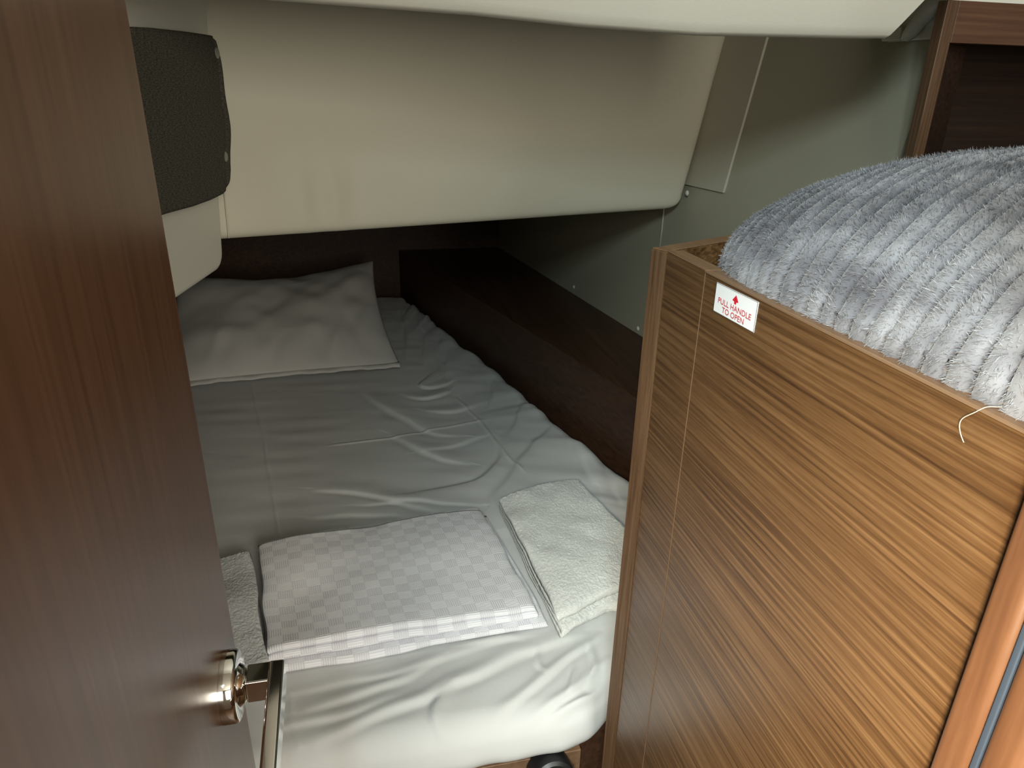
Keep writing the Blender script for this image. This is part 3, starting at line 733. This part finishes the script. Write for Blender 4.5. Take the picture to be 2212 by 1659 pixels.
def lettering(txt, cy, z, size, stretch):
    cu_ = bpy.data.curves.new('t', 'FONT'); cu_.body = txt; cu_.size = size; cu_.align_x = 'CENTER'; cu_.space_character = 1.02; cu_.offset = .00006
    to = bpy.data.objects.new('t', cu_); COL.objects.link(to); bpy.context.view_layer.update()
    me = bpy.data.meshes.new_from_object(to.evaluated_get(bpy.context.evaluated_depsgraph_get()))
    V = [(.2822, cy-v.co.x*stretch, z+v.co.y) for v in me.vertices]; F = [tuple(p.vertices) for p in me.polygons]
    bpy.data.objects.remove(to); mesh_obj('lettering', V, F, M_redtxt, sk)
lettering('PULL HANDLE', .4670, 1.2980, .0064, 1.20); lettering('TO OPEN', .4672, 1.2920, .0064, 1.20)

th = tube('loose_thread', [(.2806,.2445,1.2985),(.2800,.2470,1.3020),(.2800,.2490,1.3062),(.2800,.2480,1.3100),(.2808,.2440,1.3145),(.284,.2410,1.3186),(.2925,.2390,1.3188),(.301,.239,1.321)], .00026, M_thread)
tag(th, 'fine pale loose thread hanging over the cabinet rim below the plush blanket', 'thread')

# ------------------------------------------------------------------ plush ribbed blanket
def blanket():
    outl = [(.3045,.185),(.3045,.30),(.3050,.47),(.309,.500),(.321,.532),(.345,.562),(.40,.598),(.52,.66),(.72,.768),(.80,.82),(.95,.86),(1.15,.86),(1.22,.80),(1.22,.22),(1.17,.168),(.36,.166),(.317,.171)]
    outl = outl[::-1] if False else outl
    nang = 2200; Q, t = resample(outl, nang); Q = smooth_loop(Q, 60)
    c = np.array([.68,.40]); D = Q-c; Ln = np.linalg.norm(D, axis=1)
    tan = np.roll(Q, -1, 0)-np.roll(Q, 1, 0); tan /= np.linalg.norm(tan, axis=1)[:, None]
    nor = np.c_[-tan[:, 1], tan[:, 0]]; nor *= np.sign(np.sum(nor*D, 1))[:, None]; cosf = np.abs(np.sum(nor*D, 1))/Ln
    rows = []; zb = 1.2835
    for k in range(34):    # side wall, rising and bulging
        a = k/33
        rows.append((Q+nor*(.013*math.sin(a*math.pi*.62)-.006*(1-a)**3), np.full(nang, zb+.045*a), np.zeros(nang)))
    for r in 1-np.linspace(0, 1, 330)[1:-1]**1.5:
        p = c+D*r; d = (1-r)*Ln*cosf
        corner = 1-.55*np.exp(-((p[:, 0]-.315)**2+(p[:, 1]-.59)**2)/.05**2)
        H = .045+(.022*(1-np.exp(-d/.010))+.078*(1-np.exp(-d/.115)))*(.86+.14*corner)
        ov = .013*math.sin(.62*math.pi)*np.exp(-d/.02)
        rows.append((p+nor*ov[:, None], zb+H+.004*noise3(np.c_[p, p[:, :1]*0], 9, 41), d))
    P = np.vstack([np.c_[a, b] for a, b, _ in rows]); nr = len(rows)
    G = P.reshape(nr, nang, 3)
    du = np.roll(G, -1, 1)-np.roll(G, 1, 1); dvv = np.gradient(G, axis=0)
    nn_ = np.cross(du, dvv).reshape(-1, 3); nn_ /= np.linalg.norm(nn_, axis=1)[:, None]+1e-12
    flip = np.sign(nn_[:, 2].sum()) or 1; nn_ *= flip
    # ribs: run along a direction 35 degrees off the cabinet front
    wob = (.0040+.0050*np.clip(1-(P[:, 2]-1.29)/.08, 0, 1))*noise3(P, 10, 42)+.0012*noise3(np.c_[P[:, :2], P[:, :1]*0], 30, 43)
    ang = math.radians(23)
    q = -P[:, 0]*math.sin(ang)+P[:, 1]*math.cos(ang)+wob-.03*np.clip((.40-P[:, 1])/.3, 0, 1)**2*np.clip((.45-P[:, 0])/.12, 0, 1)
    ph = q/.0146; f = np.abs(ph-np.floor(ph)-.5)*2      # 1 at the groove, 0 on the ridge
    rib = np.sqrt(np.clip(1-f**2.6, 0, 1))
    env = 1
    P2 = P+nn_*((rib-.55)*.0062*env)[:, None]
    # nap: patches where the pile lies over
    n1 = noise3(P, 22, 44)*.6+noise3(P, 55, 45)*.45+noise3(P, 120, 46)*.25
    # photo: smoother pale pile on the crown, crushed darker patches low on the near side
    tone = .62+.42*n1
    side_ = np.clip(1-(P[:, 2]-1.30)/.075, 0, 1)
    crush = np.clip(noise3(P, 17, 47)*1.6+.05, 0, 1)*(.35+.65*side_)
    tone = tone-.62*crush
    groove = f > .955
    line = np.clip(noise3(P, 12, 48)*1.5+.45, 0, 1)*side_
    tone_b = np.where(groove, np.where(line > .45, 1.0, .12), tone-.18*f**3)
    return P2, nn_, tone_b, tone, f, rib, nr, nang
P2, Nn, tb_, tone, f, rib, nr, nang = blanket()
i = (np.arange(nr-1)*nang)[:, None]; k = np.arange(nang)[None]
F = np.stack([i+k, i+(k+1) % nang, i+nang+(k+1) % nang, i+nang+k], -1).reshape(-1, 4)
# fur blades
keep = (P2[:, 0] < 1.0)
area_w = np.ones(len(P2))
G = P2.reshape(nr, nang, 3)
e1 = np.linalg.norm(np.roll(G, -1, 1)-G, axis=-1); e2 = np.linalg.norm(np.vstack([np.diff(G, axis=0), np.zeros((1, nang, 3))]), axis=-1)
ca_ = (e1*e2).ravel()*(P2[:, 0] < .98)*(P2[:, 1] > .08)*(f < .90)*np.where(P2[:, 0] < .62, 1.0, .45)
NH = 260000
idx = RNG.choice(len(P2), NH, p=ca_/ca_.sum())
base = P2[idx]+RNG.normal(0, .0006, (NH, 3)); nrm = Nn[idx]
lean = np.c_[noise3(P2[idx], 45, 51), noise3(P2[idx], 45, 52), noise3(P2[idx], 45, 53)]*1.5+RNG.normal(0, .55, (NH, 3))+np.array([-.15,-.1,-.35])
dr = nrm*1.0+lean*.55; dr /= np.linalg.norm(dr, axis=1)[:, None]
ln = RNG.uniform(.0016, .0036, NH)[:, None]*(.40+.80*rib[idx])[:, None]
sd = np.cross(dr, RNG.normal(0, 1, (NH, 3))); sd /= np.linalg.norm(sd, axis=1)[:, None]
wd = RNG.uniform(.00014, .00026, NH)[:, None]
b0 = base-nrm*.0004; mid = b0+dr*ln*.55; bend = dr+lean*.35; tip = mid+bend/np.linalg.norm(bend, axis=1)[:, None]*ln*.5
HV = np.stack([b0-sd*wd, b0+sd*wd, mid+sd*wd*.8, mid-sd*wd*.8, tip+sd*wd*.25, tip-sd*wd*.25], 1).reshape(-1, 3)
o0 = len(P2)+np.arange(NH)*6
HF = np.vstack([np.stack([o0, o0+1, o0+2, o0+3], -1), np.stack([o0+3, o0+2, o0+4, o0+5], -1)])
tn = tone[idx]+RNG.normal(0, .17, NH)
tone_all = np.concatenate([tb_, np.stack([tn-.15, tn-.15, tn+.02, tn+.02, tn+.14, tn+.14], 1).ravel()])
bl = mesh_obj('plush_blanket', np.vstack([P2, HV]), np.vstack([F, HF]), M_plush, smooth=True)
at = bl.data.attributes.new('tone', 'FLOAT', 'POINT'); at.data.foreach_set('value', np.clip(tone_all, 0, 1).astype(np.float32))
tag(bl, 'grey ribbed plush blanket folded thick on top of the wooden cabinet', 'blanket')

# ------------------------------------------------------------------ open shelf cabinet at upper right
sc_ = empty('shelf_cabinet', (1.08,.95,1.28)); tag(sc_, 'brown wooden shelf cabinet with a dark open front at upper right behind the blanket', 'cabinet')
box('stile', (.8035,.912,1.2795), (.8215,.930,1.5745), M_capz, sc_, .0008)
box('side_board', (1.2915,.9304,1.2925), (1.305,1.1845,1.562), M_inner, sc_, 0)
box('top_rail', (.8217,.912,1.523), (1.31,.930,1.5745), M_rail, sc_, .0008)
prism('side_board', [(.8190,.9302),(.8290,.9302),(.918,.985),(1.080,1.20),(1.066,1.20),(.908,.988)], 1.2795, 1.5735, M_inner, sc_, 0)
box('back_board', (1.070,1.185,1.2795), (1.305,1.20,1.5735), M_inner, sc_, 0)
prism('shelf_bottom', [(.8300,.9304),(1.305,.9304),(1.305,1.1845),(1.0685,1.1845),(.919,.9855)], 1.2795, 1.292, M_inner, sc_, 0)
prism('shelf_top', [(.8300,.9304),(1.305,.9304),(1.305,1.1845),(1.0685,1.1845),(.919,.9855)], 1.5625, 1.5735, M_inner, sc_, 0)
tag(box('trim_8', (.8225,.925,1.5755), (1.31,.94,2.10), M_gel, bevel=0), kind='structure')

# ------------------------------------------------------------------ door leaf and lever handle
DX, DY = -.110, .4660
dr_ = box('door_1', (DX-.022,-.08,.012), (DX,DY,1.93), M_door, bevel=.0015); tag(dr_, 'reddish brown wooden door leaf standing open at the left edge', kind='structure')
hy, hz = .417, 1.050
ros = lathe('rosette', [(.0255,0),(.0255,.0078),(.0246,.0096),(.0228,.0104),(.0150,.0104),(.0150,.0104),(.013,.0135),(.0105,.0150),(.001,.0150)], (DX+.0001,hy,hz), (1,0,0), M_chrome, dr_, 72); ros['label'] = 'round polished chrome rose'
x0, x1 = DX+.0152, -.0700
lv = box('lever', (x0,hy-.0095,hz-.0095), (x1,hy+.0095,hz+.0095), M_chrome, dr_, .0014, 3); lv['label'] = 'polished chrome lever handle'
xa, xb = x1-.0100, x1+.0015
L_ = .145
vv = [(xa,hy+.0095,hz-.0105),(xb,hy+.0095,hz-.0105),(xb,hy+.0095,hz+.0105),(xa,hy+.0095,hz+.0105),
      (xa+.004,hy-L_,hz-.009),(xb+.002,hy-L_,hz-.009),(xb+.002,hy-L_,hz+.009),(xa+.004,hy-L_,hz+.009)]
mesh_obj('grip', vv, [(0,1,2,3),(7,6,5,4),(0,4,5,1),(1,5,6,2),(2,6,7,3),(3,7,4,0)], M_chrome, lv, bevel=.0022, seg=3)

# ------------------------------------------------------------------ door post on the right with its grey seal
def rounded_post(name, x0, x1, y0, y1, z0, z1, r, mat, parent=None):
    pts = []
    for cx, cy, a0_ in ((x1-r,y0+r,-90),(x1-r,y1-r,0),(x0+r,y1-r,90),(x0+r,y0+r,180)):
        for k in range(7):
            a = math.radians(a0_+15*k); pts.append((cx+r*math.cos(a), cy+r*math.sin(a)))
    o = prism(name, pts, z0, z1, mat, parent, 0)
    for p in o.data.polygons: p.use_smooth = len(p.vertices) == 4
    return o
jp = rounded_post('trim_3', .270,.2818,.1842,.2025,0,1.93,.0045,M_jamb); tag(jp, kind='structure')
box('door_seal', (.2709,.1806,0), (.2818,.1841,1.93), M_gasket, jp, .0008)
rounded_post('inner_post', .2695,.2818,.1636,.1805,0,1.93,.0045,M_jamb,jp)
